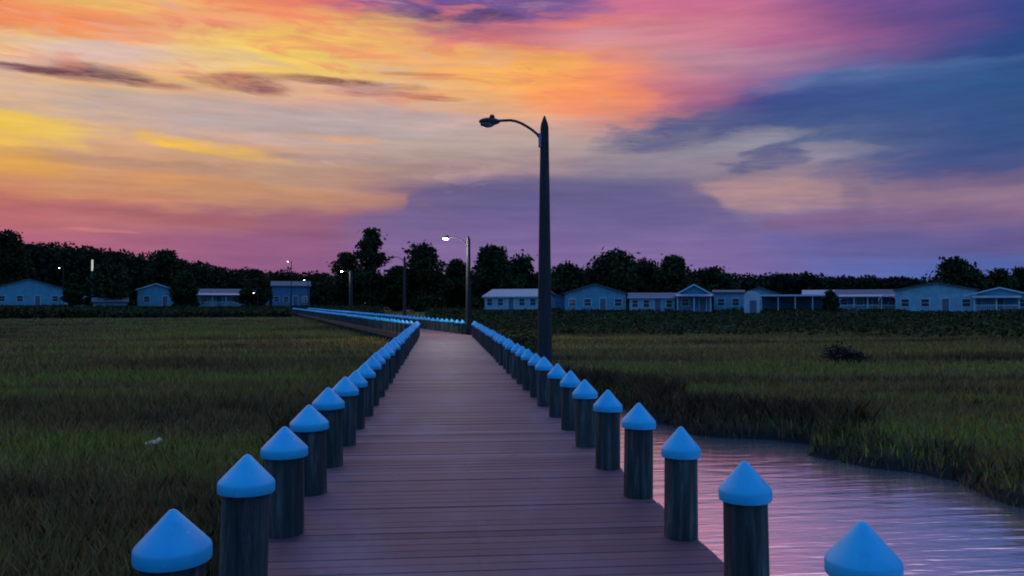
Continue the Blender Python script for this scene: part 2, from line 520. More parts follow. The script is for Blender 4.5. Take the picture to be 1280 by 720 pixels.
BLOBS = [
    # warm lights
    (70, 24, 130, 12, (242, 125, 85), .55, 1, .95), (400, 50, 120, 28, (246, 210, 95), .55, -12, .9), (620, 85, 110, 22, (250, 180, 85), .55, 8, .9),
    (745, 118, 70, 24, (254, 145, 95), .5, 8, .9), (690, 25, 70, 5, (238, 132, 125), .7, 2, .8), (330, 12, 90, 9, (243, 140, 95), .55, 8, .9),
    (30, 150, 75, 9, (243, 203, 70), .55, 7, .95), (60, 168, 70, 6, (240, 198, 76), .5, 10, .95), (245, 182, 62, 7, (246, 195, 70), .9, 8, .9), (440, 173, 36, 4, (232, 165, 115), .8, 0, .8),
    (200, 223, 40, 6, (222, 152, 95), .7, 3, .8), (40, 205, 60, 10, (222, 160, 75), .6, 3, .9), (120, 60, 80, 9, (208, 185, 190), .5, 0, .9),
    (300, 148, 270, 16, (184, 168, 170), .7, 0, .9), (310, 240, 160, 12, (200, 145, 105), .5, 2, .9), (115, 287, 40, 1.8, (208, 128, 130), .6, 2, .8),
    # grey-mauve bands
    (160, 205, 150, 6, (175, 135, 125), .5, 2, .9), (480, 200, 160, 7, (160, 138, 140), .6, 0, .9), (120, 262, 170, 7, (168, 95, 105), .55, 3, .9),
    # dark streaks
    (60, 89, 140, 4.5, (112, 66, 84), .95, .6, .85), (115, 87, 60, 5.5, (100, 66, 90), .85, 1, .8), (290, 101, 48, 8, (142, 84, 98), .9, 3, .85), (400, 100, 80, 4.5, (128, 82, 88), .9, 1.5, .85),
    (462, 115, 45, 5, (165, 95, 112), .75, 2, .7), (545, 122, 32, 3, (165, 108, 90), .8, 2, .7), (520, 91, 36, 2.5, (188, 130, 88), .7, 0, .7),
    # purple cloud at the top
    (580, -4, 140, 24, (110, 84, 150), .85, 2, .6), (565, 17, 75, 7, (84, 68, 112), .8, 1, .8),
    # blue cloud on the right
    (1080, 95, 110, 8, (86, 122, 172), .55, 0, .9), (1000, 128, 130, 16, (58, 78, 140), .6, -7, .8), (850, 166, 85, 15, (84, 92, 138), .85, -6, .8),
    (1180, 150, 150, 40, (62, 88, 138), .5, 0, .9),
    (925, 178, 75, 15, (152, 148, 162), .75, -3, .6), (1045, 188, 45, 9, (150, 142, 162), .65, -2, .7), (965, 197, 55, 9, (84, 90, 138), .8, -14, .6),
    (1180, 200, 120, 14, (60, 82, 138), .55, 0, .8), (955, 240, 75, 15, (182, 144, 145), .75, 0, .7), (1070, 252, 14, 34, (112, 95, 130), .35, 0, .9), (1200, 250, 110, 9, (152, 122, 145), .5, 0, .9),
    (1010, 278, 50, 8, (135, 92, 140), .4, 0, .9),
]
for b in BLOBS:
    px, py, hw, hh, col, op, tilt, edge = b
    cur = blob(cur, px, py, hw, hh, col, op, tilt, edge, wu=min(0.16, hw / 1000 * 1.6), wv=min(0.022, hh / 1000 * 1.7))

# the tall purple cloud bank over the houses, with its crisp top edge
EDGE = [(300, 300), (400, 285), (432, 268), (470, 262), (504, 258), (511, 240), (530, 232), (560, 227), (576, 219), (588, 217), (600, 222), (680, 221), (780, 224), (862, 225), (890, 240), (915, 265), (950, 292), (1010, 318), (1100, 345)]
est = []
for px, py in EDGE:
    a0, v0 = sky_uv(px, py)
    est.append(((a0 - AZ0) / (AZ1 - AZ0), (v0 / 0.25,) * 3))
ef = W.math('DIVIDE', W.math('SUBTRACT', W.math('MULTIPLY_ADD', W.math('SUBTRACT', nC, 0.5), 0.02, az), AZ0), AZ1 - AZ0)
eh = W.math('MULTIPLY', W.ramp(ef, est), 0.25)
dv = W.math('ADD', W.math('SUBTRACT', eh, tv), W.math('MULTIPLY', W.math('SUBTRACT', nB, 0.5), 0.012))
bank_m = W.math('MULTIPLY', W.math('MULTIPLY', W.sstep(dv, -0.006, 0.011), 0.80), W.math('MULTIPLY_ADD', nA, 0.5, 0.72), clamp=True)
bank_c = W.ramp(W.math('DIVIDE', tv, 0.17), [(0.0, lin((132, 104, 158))), (0.4, lin((124, 104, 158))), (0.7, lin((104, 96, 146))), (1.0, lin((92, 90, 134)))])
cur = W.mix(W.math('MULTIPLY', bank_m, W.math('MULTIPLY', W.sstep(az, -0.235, -0.17), W.sstep(az, 0.40, 0.24))), cur, bank_c)
pk = W.noise(W.vec(W.math('MULTIPLY_ADD', tv, 9.0, W.math('MULTIPLY', az, 8.0)), W.math('MULTIPLY', tv, 42.0), 11.7), 1.0, 7, 0.62, 0.8)
pm = W.math('MULTIPLY', W.math('MULTIPLY', W.sstep(pk, 0.50, 0.66), W.sstep(tv, 0.20, 0.29)), W.math('MULTIPLY', W.sstep(az, 0.24, 0.02), 0.55))
cur = W.mix(pm, cur, lin((236, 128, 112)))
pm = W.math('MULTIPLY', W.math('MULTIPLY', W.sstep(pk, 0.47, 0.34), W.sstep(tv, 0.10, 0.20)), W.math('MULTIPLY', W.sstep(az, 0.15, -0.1), 0.40))
cur = W.mix(pm, cur, lin((212, 178, 170)))
# fine streaking of the cloud deck
cur = W.mix(1.0, cur, W.ramp(nC, [(0.25, (0.85, 0.86, 0.88)), (0.75, (1.13, 1.11, 1.09))]), 'MULTIPLY')

# overhead and behind: clear blue dusk; out-of-view pink band added to brighten the water
over = W.mix(W.sstep(tv, 0.55, 1.3), (1.0, 0.70, 0.86), (0.14, 0.41, 1.08))
cur = W.mix(W.sstep(tv, 0.385, 0.56), cur, over)
aab = W.math('ABSOLUTE', az)
back = W.ramp(W.math('ADD', W.math('MULTIPLY', tv, 0.5), 0.1), [(0.0, (0.06, 0.16, 0.38)), (0.25, (0.08, 0.23, 0.58)), (0.6, (0.13, 0.40, 1.05)), (1.0, (0.14, 0.43, 1.12))])
cur = W.mix(W.sstep(aab, 0.80, 1.7), cur, back)

nish = W.n('ShaderNodeTexSky', sky_type='NISHITA')
nish.sun_disc = False
nish.sun_elevation = SUN_EL
nish.sun_rotation = SUN_AZ
bgN = W.n('ShaderNodeBackground')
W.l(nish.outputs[0], bgN.inputs[0])
bgN.inputs[1].default_value = 0.05
bgC = W.n('ShaderNodeBackground')
W.l(cur, bgC.inputs[0])
bgC.inputs[1].default_value = 1.0
mixw = W.n('ShaderNodeMixShader')
mixw.inputs[0].default_value = 0.97            # cloud cover
W.l(bgN.outputs[0], mixw.inputs[1])
W.l(bgC.outputs[0], mixw.inputs[2])
W.l(mixw.outputs[0], wout.inputs[0])

sun = bpy.data.lights.new('sun', 'SUN')
sun.energy = 0.12
sun.angle = R(10)
sun.color = (1.0, 0.72, 0.5)
so = bpy.data.objects.new('sun', sun)
COL.objects.link(so)
so.rotation_euler = (R(90) - R(5), 0, -SUN_AZ + math.pi)

# --------------------------------------------------------------------------
# camera
# --------------------------------------------------------------------------
cam = bpy.data.cameras.new('camera')
cam.sensor_width = 36
cam.lens = 36 * 1000 / 1280
cam.clip_end = 3000
co = bpy.data.objects.new('camera', cam)
COL.objects.link(co)
co.location = (0, 0, CAM_Z)
co.rotation_euler = (R(90 + 1.09), 0, -YAW)
scene.camera = co

# --------------------------------------------------------------------------
# terrain
# --------------------------------------------------------------------------
CREEK = np.array([(-1.9, -14), (-1.9, 2), (-1.6, 8), (-1.7, 14), (-1.2, 19.5), (0.8, 23.5), (3.2, 23.4), (4.2, 21.2), (4.35, 19.0), (4.7, 17.0), (5.0, 15.5),
                  (6.3, 15.0), (6.6, 14.4), (6.25, 13.5), (6.8, 12.5), (7.4, 11.2), (7.3, 9.4), (8.4, 7.0), (12, 3.5), (20, 0), (34, -4), (34, -14)], float)


def poly_sd(P, poly):
    d2 = np.full(len(P), 1e18)
    inside = np.zeros(len(P), bool)
    n = len(poly)
    for i in range(n):
        a, b = poly[i], poly[(i + 1) % n]
        e = b - a
        w = P - a
        t = np.clip((w @ e) / (e @ e), 0, 1)
        q = w - t[:, None] * e
        d2 = np.minimum(d2, (q * q).sum(1))
        cnd = ((a[1] <= P[:, 1]) & (b[1] > P[:, 1])) | ((b[1] <= P[:, 1]) & (a[1] > P[:, 1]))
        with np.errstate(divide='ignore', invalid='ignore'):
            xi = a[0] + (P[:, 1] - a[1]) / (b[1] - a[1]) * e[0]
        inside ^= cnd & (P[:, 0] < xi)
    d = np.sqrt(d2)
    return np.where(inside, -d, d)


def vnoise(P, s, seed=0.0):
    """cheap smooth noise, about -1..1"""
    x, y = P[:, 0] * s + seed, P[:, 1] * s + seed * 1.7
    return (np.sin(x * 1.0 + 1.3 * np.sin(y * 0.8)) + np.sin(y * 1.27 + 1.1 * np.sin(x * 0.7 + 2)) + 0.6 * np.sin(x * 2.3 - y * 1.9) + 0.4 * np.sin(x * 4.1 + y * 3.7)) / 3.0


def sstep(x, a, b):
    t = np.clip((x - a) / (b - a), 0, 1)
    return t * t * (3 - 2 * t)


def height(P):
    sd = poly_sd(P, CREEK) + 0.22 * vnoise(P, 2.1, 2) + 0.10 * vnoise(P, 6.0, 9)
    marsh = 0.33 + 0.05 * vnoise(P, 0.35, 1) + 0.03 * vnoise(P, 1.9, 4)
    h = -0.7 + (marsh + 0.7) * sstep(sd, -0.5, 0.55)
    r = np.hypot(P[:, 0], P[:, 1])
    edge = np.where(P[:, 0] < -8, 150.0, 108.0)
    h = h + 0.55 * sstep(r, edge, edge + 30)
    return h


def grow(a, b, step, far, f=1.12):
    xs = list(np.arange(a, b + 1e-6, step))
    s = step
    x = xs[-1]
    while x < far:
        s *= f
        x += s
        xs.append(x)
    s = step
    x = a
    left = []
    while x > -far:
        s *= f
        x -= s
        left.append(x)
    return np.array(left[::-1] + xs)


gx = grow(-9, 12, 0.16, 1500)
gy = grow(1, 26, 0.16, 1500)
GX, GY = np.meshgrid(gx, gy)
P = np.stack([GX.ravel(), GY.ravel()], 1)
Z = height(P)
nx, ny = len(gx), len(gy)
idx = np.arange(nx * ny).reshape(ny, nx)
faces = np.stack([idx[:-1, :-1].ravel(), idx[:-1, 1:].ravel(), idx[1:, 1:].ravel(), idx[1:, :-1].ravel()], 1)
me = bpy.data.meshes.new('ground')
me.vertices.add(nx * ny)
me.vertices.foreach_set('co', np.column_stack([P, Z]).astype(np.float32).ravel())
me.loops.add(faces.size)
me.loops.foreach_set('vertex_index', faces.astype(np.int32).ravel())
me.polygons.add(len(faces))
me.polygons.foreach_set('loop_start', np.arange(0, faces.size, 4, dtype=np.int32))
me.polygons.foreach_set('loop_total', np.full(len(faces), 4, np.int32))
me.materials.append(M['ground'])
me.update(calc_edges=True)
me.shade_smooth()
tag(link('ground', me), kind='structure')

w = MB()
w.quad((-60, -40, 0), (60, -40, 0), (60, 40, 0), (-60, 40, 0))
tag(w.build('water', M['water']), kind='structure')


# --------------------------------------------------------------------------
# grass, reeds, low shrubs  (stuff)
# --------------------------------------------------------------------------
def on_deck(P, m=0.12):
    s1 = (P[:, 0] > XL - m) & (P[:, 0] < XR + m) & (P[:, 1] < BEND_Y + 1)
    qx, qy = P[:, 0] - XL, P[:, 1] - BEND_Y
    along = -qx * math.sin(BEND) + qy * math.cos(BEND)
    lat = qx * math.cos(BEND) + qy * math.sin(BEND)
    s2 = (along > -1) & (along < FAR_LEN + 2) & (lat > -m) & (lat < XR - XL + m)
    return s1 | s2


def scatter(n, r0, r1, a0, a1, pw=0.5):
    """points in a fan round the camera; pw < 1 packs them towards the near end"""
    r = r0 * (r1 / r0) ** rng.random(n) if pw == 0 else (r0 ** (2 * pw) + (r1 ** (2 * pw) - r0 ** (2 * pw)) * rng.random(n)) ** (1 / (2 * pw))
    a = a0 + (a1 - a0) * rng.random(n)
    return np.stack([r * np.sin(a), r * np.cos(a)], 1)


def blades(P, h, wid, lean):
    n = len(P)
    z = height(P) - 0.03
    th = rng.random(n) * math.tau
    ld = rng.random(n) * math.tau
    ln = h * lean * (0.3 + rng.random(n))
    b = np.column_stack([P, z])
    side = np.column_stack([np.cos(th), np.sin(th), np.zeros(n)]) * (wid / 2)[:, None]
    tip = b + np.column_stack([np.cos(ld) * ln, np.sin(ld) * ln, h])
    mid = b + np.column_stack([np.cos(ld) * ln * 0.3, np.sin(ld) * ln * 0.3, h * 0.55])
    return np.stack([b - side, b + side, mid + side * 0.75, tip, mid - side * 0.75], 1)


def keep_marsh(P, creek=0.28):
    sd = poly_sd(P, CREEK) + 0.22 * vnoise(P, 2.1, 2) + 0.10 * vnoise(P, 6.0, 9)
    return (sd > creek) & ~on_deck(P)


pts = np.concatenate([scatter(260000, 2.2, 150, R(-75), R(80), 0), scatter(150000, 9, 120, R(-34), R(45), 0.25)])
pts = pts[keep_marsh(pts)]
r = np.hypot(pts[:, 0], pts[:, 1])
patch = 0.5 + 0.5 * vnoise(pts * np.array([0.6, 1.6]), 0.22, 3)
hh = (0.13 + 0.22 * patch) * (0.6 + 0.7 * rng.random(len(pts))) * (1 + 0.15 * vnoise(pts, 1.1, 6))
ww = 0.010 + r * 0.00125
co_ = blades(pts, hh, ww, 0.45)
g = link('grass', tri_mesh('grass', co_, M['grass']))
tag(g, kind='stuff')

# taller dark reeds on the creek bank
pts = np.concatenate([np.column_stack([rng.uniform(2.2, 14, 120000), rng.uniform(2, 32, 120000)]), np.column_stack([rng.uniform(-4.5, -1.4, 40000), rng.uniform(2, 30, 40000)])])
sd = poly_sd(pts, CREEK) + 0.22 * vnoise(pts, 2.1, 2) + 0.10 * vnoise(pts, 6.0, 9)
lim = np.where(pts[:, 0] > 1.8, np.where(pts[:, 1] > 14, 1.7, 0.8), 1.1) * (0.75 + 0.5 * vnoise(pts, 0.9, 8))
k = (sd > 0.12 + 0.1 * vnoise(pts, 2.7, 3)) & (sd < lim) & ~on_deck(pts)
pts, sd, lim = pts[k], sd[k], lim[k]
hh = np.where(pts[:, 1] > 14, 0.50, 0.36) * (0.5 + 0.6 * rng.random(len(pts))) * (0.45 + 0.55 * sstep(sd, -0.05, 0.6))
co_ = blades(pts, hh, 0.012 + 0.0012 * np.hypot(*pts.T), 0.5)
tag(link('bank_reeds', tri_mesh('bank_reeds', co_, M['bank'])), kind='stuff')


def leaf_tris(C, size, flat=0.6):
    n = len(C)
    d = rng.normal(size=(n, 3)); d /= np.linalg.norm(d, axis=1)[:, None]
    e = rng.normal(size=(n, 3)); e -= (e * d).sum(1)[:, None] * d; e /= np.linalg.norm(e, axis=1)[:, None]
    s = (size * (0.6 + 0.8 * rng.random(n)))[:, None] if np.ndim(size) else size * (0.6 + 0.8 * rng.random((n, 1)))
    return np.stack([C - d * s, C - e * s * 0.55, C + d * s, C + e * s * 0.55], 1)


def shrub_belt(name, pts, hfun, size):
    z0 = height(pts)
    hf = hfun(pts)
    C = np.column_stack([pts, z0 + hf * rng.random(len(pts)) ** 0.7])
    return tag(link(name, tri_mesh(name, leaf_tris(C, size), M['reed'])), kind='stuff')


# dark low shrubs between marsh and houses on the right, and beyond the far bend
p1 = scatter(90000, 58, 150, R(-1), R(46), 0.35)
p1 = p1[~on_deck(p1, 0.5) & (np.hypot(*p1.T) > 66 + 9 * vnoise(p1, 0.09, 3) + 5 * vnoise(p1, 0.33, 5) + 7 * rng.normal(size=len(p1)))]
shrub_belt('marsh_shrubs', p1, lambda p: 0.18 + (0.22 + 0.005 * np.clip(np.hypot(*p.T) - 60, 0, 60)) * np.clip(0.5 + 0.8 * vnoise(p, 0.22, 2) + 0.4 * vnoise(p, 0.7, 6), 0, 1.4) + 0.003 * np.clip(np.hypot(*p.T) - 60, 0, 60), 0.12 + 0.0012 * np.hypot(*p1.T))
p1 = scatter(26000, 36, 75, R(-4), R(7), 0.5)
p1 = p1[~on_deck(p1, 0.6) & (p1[:, 0] > -0.25 * (p1[:, 1] - 40) + 2.6)]
shrub_belt('marsh_shrubs', p1, lambda p: 0.35 + 0.6 * np.clip(0.5 + 0.5 * vnoise(p, 0.6, 7), 0, 1), 0.10)
# reed belt along the far edge of the left marsh
p1 = scatter(60000, 138, 178, R(-36), R(-4), 0.5)
p1 = p1[~on_deck(p1, 1.0)]
shrub_belt('edge_reeds', p1, lambda p: 0.7 + 0.9 * np.clip(0.5 + 0.5 * vnoise(p, 0.12, 4), 0, 1), 0.34)

# brown brush clump in the right marsh
n = 1800
C = rng.normal(size=(n, 3)) * np.array([0.34, 0.28, 0.10]) + np.array([0, 0, 0.20])
C[:, 2] = np.abs(C[:, 2])
C[:, 2] *= 1.0 + 0.6 * (C[:, 0] < 0)
br = link('dead_bush', tri_mesh('dead_bush', leaf_tris(C, 0.07), M['dead']))
br.location = (15.6, 29.6, 0.33)
tag(br, 'low brown brush clump alone in the open marsh right of the creek', 'bush')

# pale debris caught in the marsh grass
m = MB()
m.ellipsoid((0, 0, 0.01), (0.20, 0.10, 0.05), 9, 5)
m.ellipsoid((0.24, 0.12, 0.02), (0.13, 0.10, 0.07), 9, 5)
m.ellipsoid((-0.24, -0.06, 0.0), (0.10, 0.07, 0.04), 8, 5)
for i, p_ in enumerate(m.v):
    m.v[i] = tuple(c + 0.012 * mnoise.noise((p_[0] * 20, p_[1] * 20, p_[2] * 20 + 3)) for c in p_)
lt = m.build('debris_clump', M['mudstone'], smooth=True)
lt.location = (-4.50, 13.1, 0.44)
lt.rotation_euler = (0.25, 0.1, 0.6)
lt.scale = (0.42, 0.5, 0.8)
tag(lt, 'small pale pinkish clump of debris lying in the dark marsh beside the left pilings', 'debris')

# --------------------------------------------------------------------------
# boardwalk
# --------------------------------------------------------------------------
bw = empty('boardwalk', (0, 0, 0))
tag(bw, 'long weathered plank boardwalk running over the marsh and bending left', 'boardwalk')


def plank_run(mb, length, x0, x1, y0):
    y = y0
    rr = random.Random(3)
    while y < y0 + length:
        wd = 0.138
        a, b = x0 + rr.uniform(-0.012, 0.012), x1 + rr.uniform(-0.012, 0.012)
        dz = rr.uniform(-0.003, 0.003)
        n = len(mb.v)
        c = 0.006
        zt, zb = DECK_Z + dz, DECK_Z - 0.038 + dz
        prof = [(y, zb), (y + wd, zb), (y + wd, zt - c), (y + wd - c, zt), (y + c, zt), (y, zt - c)]
        for xx in (a, b):
            mb.v += [(xx, q[0], q[1]) for q in prof]
        for i in range(6):
            j = (i + 1) % 6
            mb.f.append((n + i, n + 6 + i, n + 6 + j, n + j))
        mb.f.append(tuple(n + i for i in range(6)))
        mb.f.append(tuple(n + 6 + i for i in range(6))[::-1])
        y += wd + 0.0045


m = MB()
plank_run(m, BEND_Y + 8, XL, XR, -8)
m.build('deck_planks', M['deck'], bw)
m = MB()
plank_run(m, FAR_LEN, 0, XR - XL, 0.35)
fd = m.build('deck_planks', M['deck'], bw)
fd.location = (XL, BEND_Y, 0)
fd.rotation_euler = (0, 0, BEND)
m = MB()
rn = random.Random(9)
yb = -8.0
while yb < 18:
    if yb > 1.5:
        for xn in (XL + 0.06, 0.26, XR - 0.06):
            for dyn in (0.035, 0.103):
                xx, yy, zz = xn + rn.uniform(-0.014, 0.014), yb + dyn + rn.uniform(-0.006, 0.006), DECK_Z + 0.0045
                n0 = len(m.v)
                m.v += [(xx + 0.0075 * math.cos(q * math.tau / 6), yy + 0.0075 * math.sin(q * math.tau / 6), zz) for q in range(6)]
                m.f.append(tuple(range(n0, n0 + 6)))
    yb += 0.1425
nh = m.build('nail_heads', M['metal'], bw)
nh['kind'] = 'stuff'
m = MB()          # wedge boards in the bend
W_ = XR - XL
m.prism([(XL, BEND_Y + 0.004), (XR, BEND_Y + 0.004), (XL + W_ * math.cos(BEND) - 0.35 * math.sin(BEND), BEND_Y + W_ * math.sin(BEND) + 0.33), (XL - 0.08, BEND_Y + 0.33)], DECK_Z - 0.04, DECK_Z - 0.001, 'z')
m.build('corner_board', M['deck'], bw)
for x in (XL + 0.035, 0.26, XR - 0.035):
    m = MB(); m.box((x, 16, DECK_Z - 0.175), (0.07, 48, 0.265)); m.build('stringer', M['beam'], bw)
for x in (0.035, 1.54, XR - XL - 0.035):
    m = MB(); m.box((x, FAR_LEN / 2 + 0.5, DECK_Z - 0.175), (0.07, FAR_LEN, 0.265))
    s = m.build('stringer', M['beam'], bw); s.location = fd.location; s.rotation_euler = fd.rotation_euler

# pilings
SP = 1.21


def piling_proto():
    t = empty('piling')
    m = MB()
    m.lathe([(0.135, -1.9), (0.134, -1.0), (0.131, -0.4), (0.130, 0.1), (0.127, 0.60)], 22, wob=0.012)
    m.build('shaft', M['piling'], t, True)
    m = MB()
    m.lathe([(0.139, 0.565), (0.150, 0.566), (0.153, 0.572), (0.153, 0.618), (0.149, 0.628), (0.120, 0.660), (0.060, 0.725), (0.016, 0.773), (0.005, 0.778)], 32)
    m.build('cap', M['cap'], t, True)
    return t


proto = piling_proto()
first = [True]
ORD = ['nearest', 'second nearest', 'third nearest', 'fourth nearest', 'fifth nearest', 'sixth nearest', 'seventh nearest', 'eighth nearest', 'ninth nearest', 'tenth nearest']
rp = random.Random(5)


def place_piling(x, y, sc, label, group):
    if first[0]:
        t = proto; first[0] = False
    else:
        t = proto.copy(); COL.objects.link(t)
        for ch in list(proto.children):
            c = ch.copy(); COL.objects.link(c); c.parent = t
    t.location = (x + rp.uniform(-0.012, 0.012), y + rp.uniform(-0.03, 0.03), DECK_Z + rp.uniform(-0.018, 0.018))
    t.rotation_euler = (rp.uniform(-0.022, 0.022), rp.uniform(-0.022, 0.022), rp.uniform(0, 6.28))
    s_ = sc * rp.uniform(0.96, 1.04)
    t.scale = (s_, s_, 1)
    tag(t, label, 'piling', group)


for side, x, y0, sc in (('left', PL, 3.48, 1.06), ('right', PR, 3.12, 0.93)):
    where = 'left marsh side of the deck' if side == 'left' else 'right creek side of the deck'
    k = -2
    while True:
        y = y0 + k * SP
        if y > BEND_Y + (0.1 if side == 'left' else 0.4): break
        if k >= 0:
            lab = ('%s blue capped piling on the %s' % (ORD[k], where)) if k < 10 else 'small distant blue capped piling before the bend on the %s' % ('left marsh side' if side == 'left' else 'right creek side')
            place_piling(x, y, sc, lab, 'blue capped pilings along the %s row' % side)
        k += 1
LO, RO = 0.12, (PR - XL)
nfar = int(FAR_LEN / SP)
for side, lat in (('left', LO), ('right', RO)):
    for k in range(1, nfar):
        al = k * SP + (0.6 if side == 'right' else 0.2)
        x = XL - al * math.sin(BEND) + lat * math.cos(BEND)
        y = BEND_Y + al * math.cos(BEND) + lat * math.sin(BEND)
        place_piling(x, y, 1.0, 'tiny far piling beyond the bend along the %s edge' % ('near' if side == 'left' else 'far'), 'pilings beyond the bend on the %s row' % side)


# --------------------------------------------------------------------------
# lamps
# --------------------------------------------------------------------------
def street_lamp(x, y, top, zg, label, lit, arm=1.05, r=(0.155, 0.095), rz=0.0, warm=False, power=0.0):
    t = empty('street_lamp', (x, y, zg), rz)
    tag(t, label, 'street lamp', 'street lamps along the boardwalk' if warm is False else 'small lamps among the far houses')
    H = top - zg
    m = MB()
    m.lathe([(r[0] * 1.03, -0.8), (r[0], 0.5), (r[0] * 0.55 + r[1] * 0.45, H * 0.5), (r[1], H - 0.22), (r[1] * 0.8, H - 0.14), (0.012, H)], 18, wob=0.01)
    m.build('pole', M['pole'], t, True)
    za = H - 0.46
    path = [(-r[1], 0, za), (-r[1] - 0.06, 0, za + 0.10)]
    for i in range(1, 9):
        f = i / 8
        path.append((-r[1] - 0.06 - (arm - 0.1) * f, 0, za + 0.10 + 0.27 * math.sin(min(1.0, f * 1.45 + 0.02) * math.pi / 2) - 0.05 * max(0, f - 0.6)))
    m = MB(); m.tube(path, 0.026, 10); a = m.build('arm', M['metal'], t, True)
    m = MB(); m.box((-r[1] - 0.012, 0, za - 0.02), (0.05, 0.11, 0.26)); m.build('bracket', M['galv'], t)
    ex, ez = path[-1][0], path[-1][2]
    hd = MB()
    hd.ellipsoid((ex - 0.10, 0, ez - 0.01), (0.21, 0.105, 0.075))
    hd.ellipsoid((ex - 0.05, 0, ez + 0.075), (0.055, 0.055, 0.055), 10, 6)
    h_ = hd.build('lamp_head', M['metal'], t, True)
    ln = MB(); ln.ellipsoid((ex - 0.14, 0, ez - 0.055), (0.145, 0.09, 0.075))
    ln.build('lens', (M['lens_warm'] if warm else M['lens_on']) if lit else M['lens_off'], h_, True)
    if power:
        L = bpy.data.lights.new('lamp_light', 'POINT')
        L.energy = power; L.color = (1.0, 0.9, 0.88); L.shadow_soft_size = 0.12
        lo = bpy.data.objects.new('lamp_light', L); COL.objects.link(lo)
        lo.parent = t; lo.location = (ex - 0.14, 0, ez - 0.25)
    return t


street_lamp(2.02, 15.4, 6.30, -0.3, 'tall dark wooden lamp post with unlit curved arm beside the creek side pilings', False, 0.93, (0.165, 0.080), R(-3))
street_lamp(1.50, 42.6, 6.25, 0.3, 'lit lamp post at the bend of the boardwalk, glowing white', True, 1.0, (0.15, 0.10), R(2), power=700)
street_lamp(-2.72, 62.0, 6.3, 0.3, 'slim unlit lamp post before the dark trees beyond the bend', False, 0.8, (0.13, 0.09), R(4))
street_lamp(-10.3, 94, 6.5, 0.3, 'far lit lamp post in front of the tallest round tree', True, 0.75, (0.22, 0.18), R(6), power=160)


def at(px, D):
    """ground point at distance D along the bearing that photo column px looks to"""
    a = YAW + math.atan((px - 640) / 1000)
    d = D / math.cos(a - YAW)
    return d * math.sin(a), d * math.cos(a), -a


def small_lamp(px, D, z, label, warm):
    x, y, rz = at(px, D)
    return street_lamp(x, y, z, 0.6, label, True, 0.6, (0.10, 0.07), rz, warm)


small_lamp(364, 176, 2.65 + 53 * .176, 'lit lamp on a tall thin post rising above the low far forest', True)
small_lamp(79, 166, 2.65 + 45 * .166, 'lit lamp beside the wide gabled house at far left', True)
small_lamp(385, 168, 2.65 + 30 * .168, 'lit lamp on a short post beside the dark house near the boardwalk end', True)
small_lamp(322, 163, 2.65 + 14 * .163, 'low warm lit lamp under the dark far left trees', True)
# pale post in front of the left forest
x, y, rz = at(115, 170)
t = empty('lamp_column', (x, y, 0.8), rz)
tag(t, 'pale lamp column with a glowing tube top against the left forest', 'street lamp')
m = MB(); m.lathe([(0.14, 0), (0.10, 8.6)], 10); m.build('pole', M['galv'], t, True)
m = MB(); m.lathe([(0.17, 8.62), (0.19, 8.7), (0.19, 11.0), (0.12, 11.1)], 12); m.build('lamp_tube', mat_emit('glow_tube', (0.95, 1.0, 0.92), 0.55), t, True)
m = MB(); m.lathe([(0.22, 11.1), (0.20, 11.2), (0.03, 11.3)], 12); m.build('lamp_cap', M['metal'], t, True)


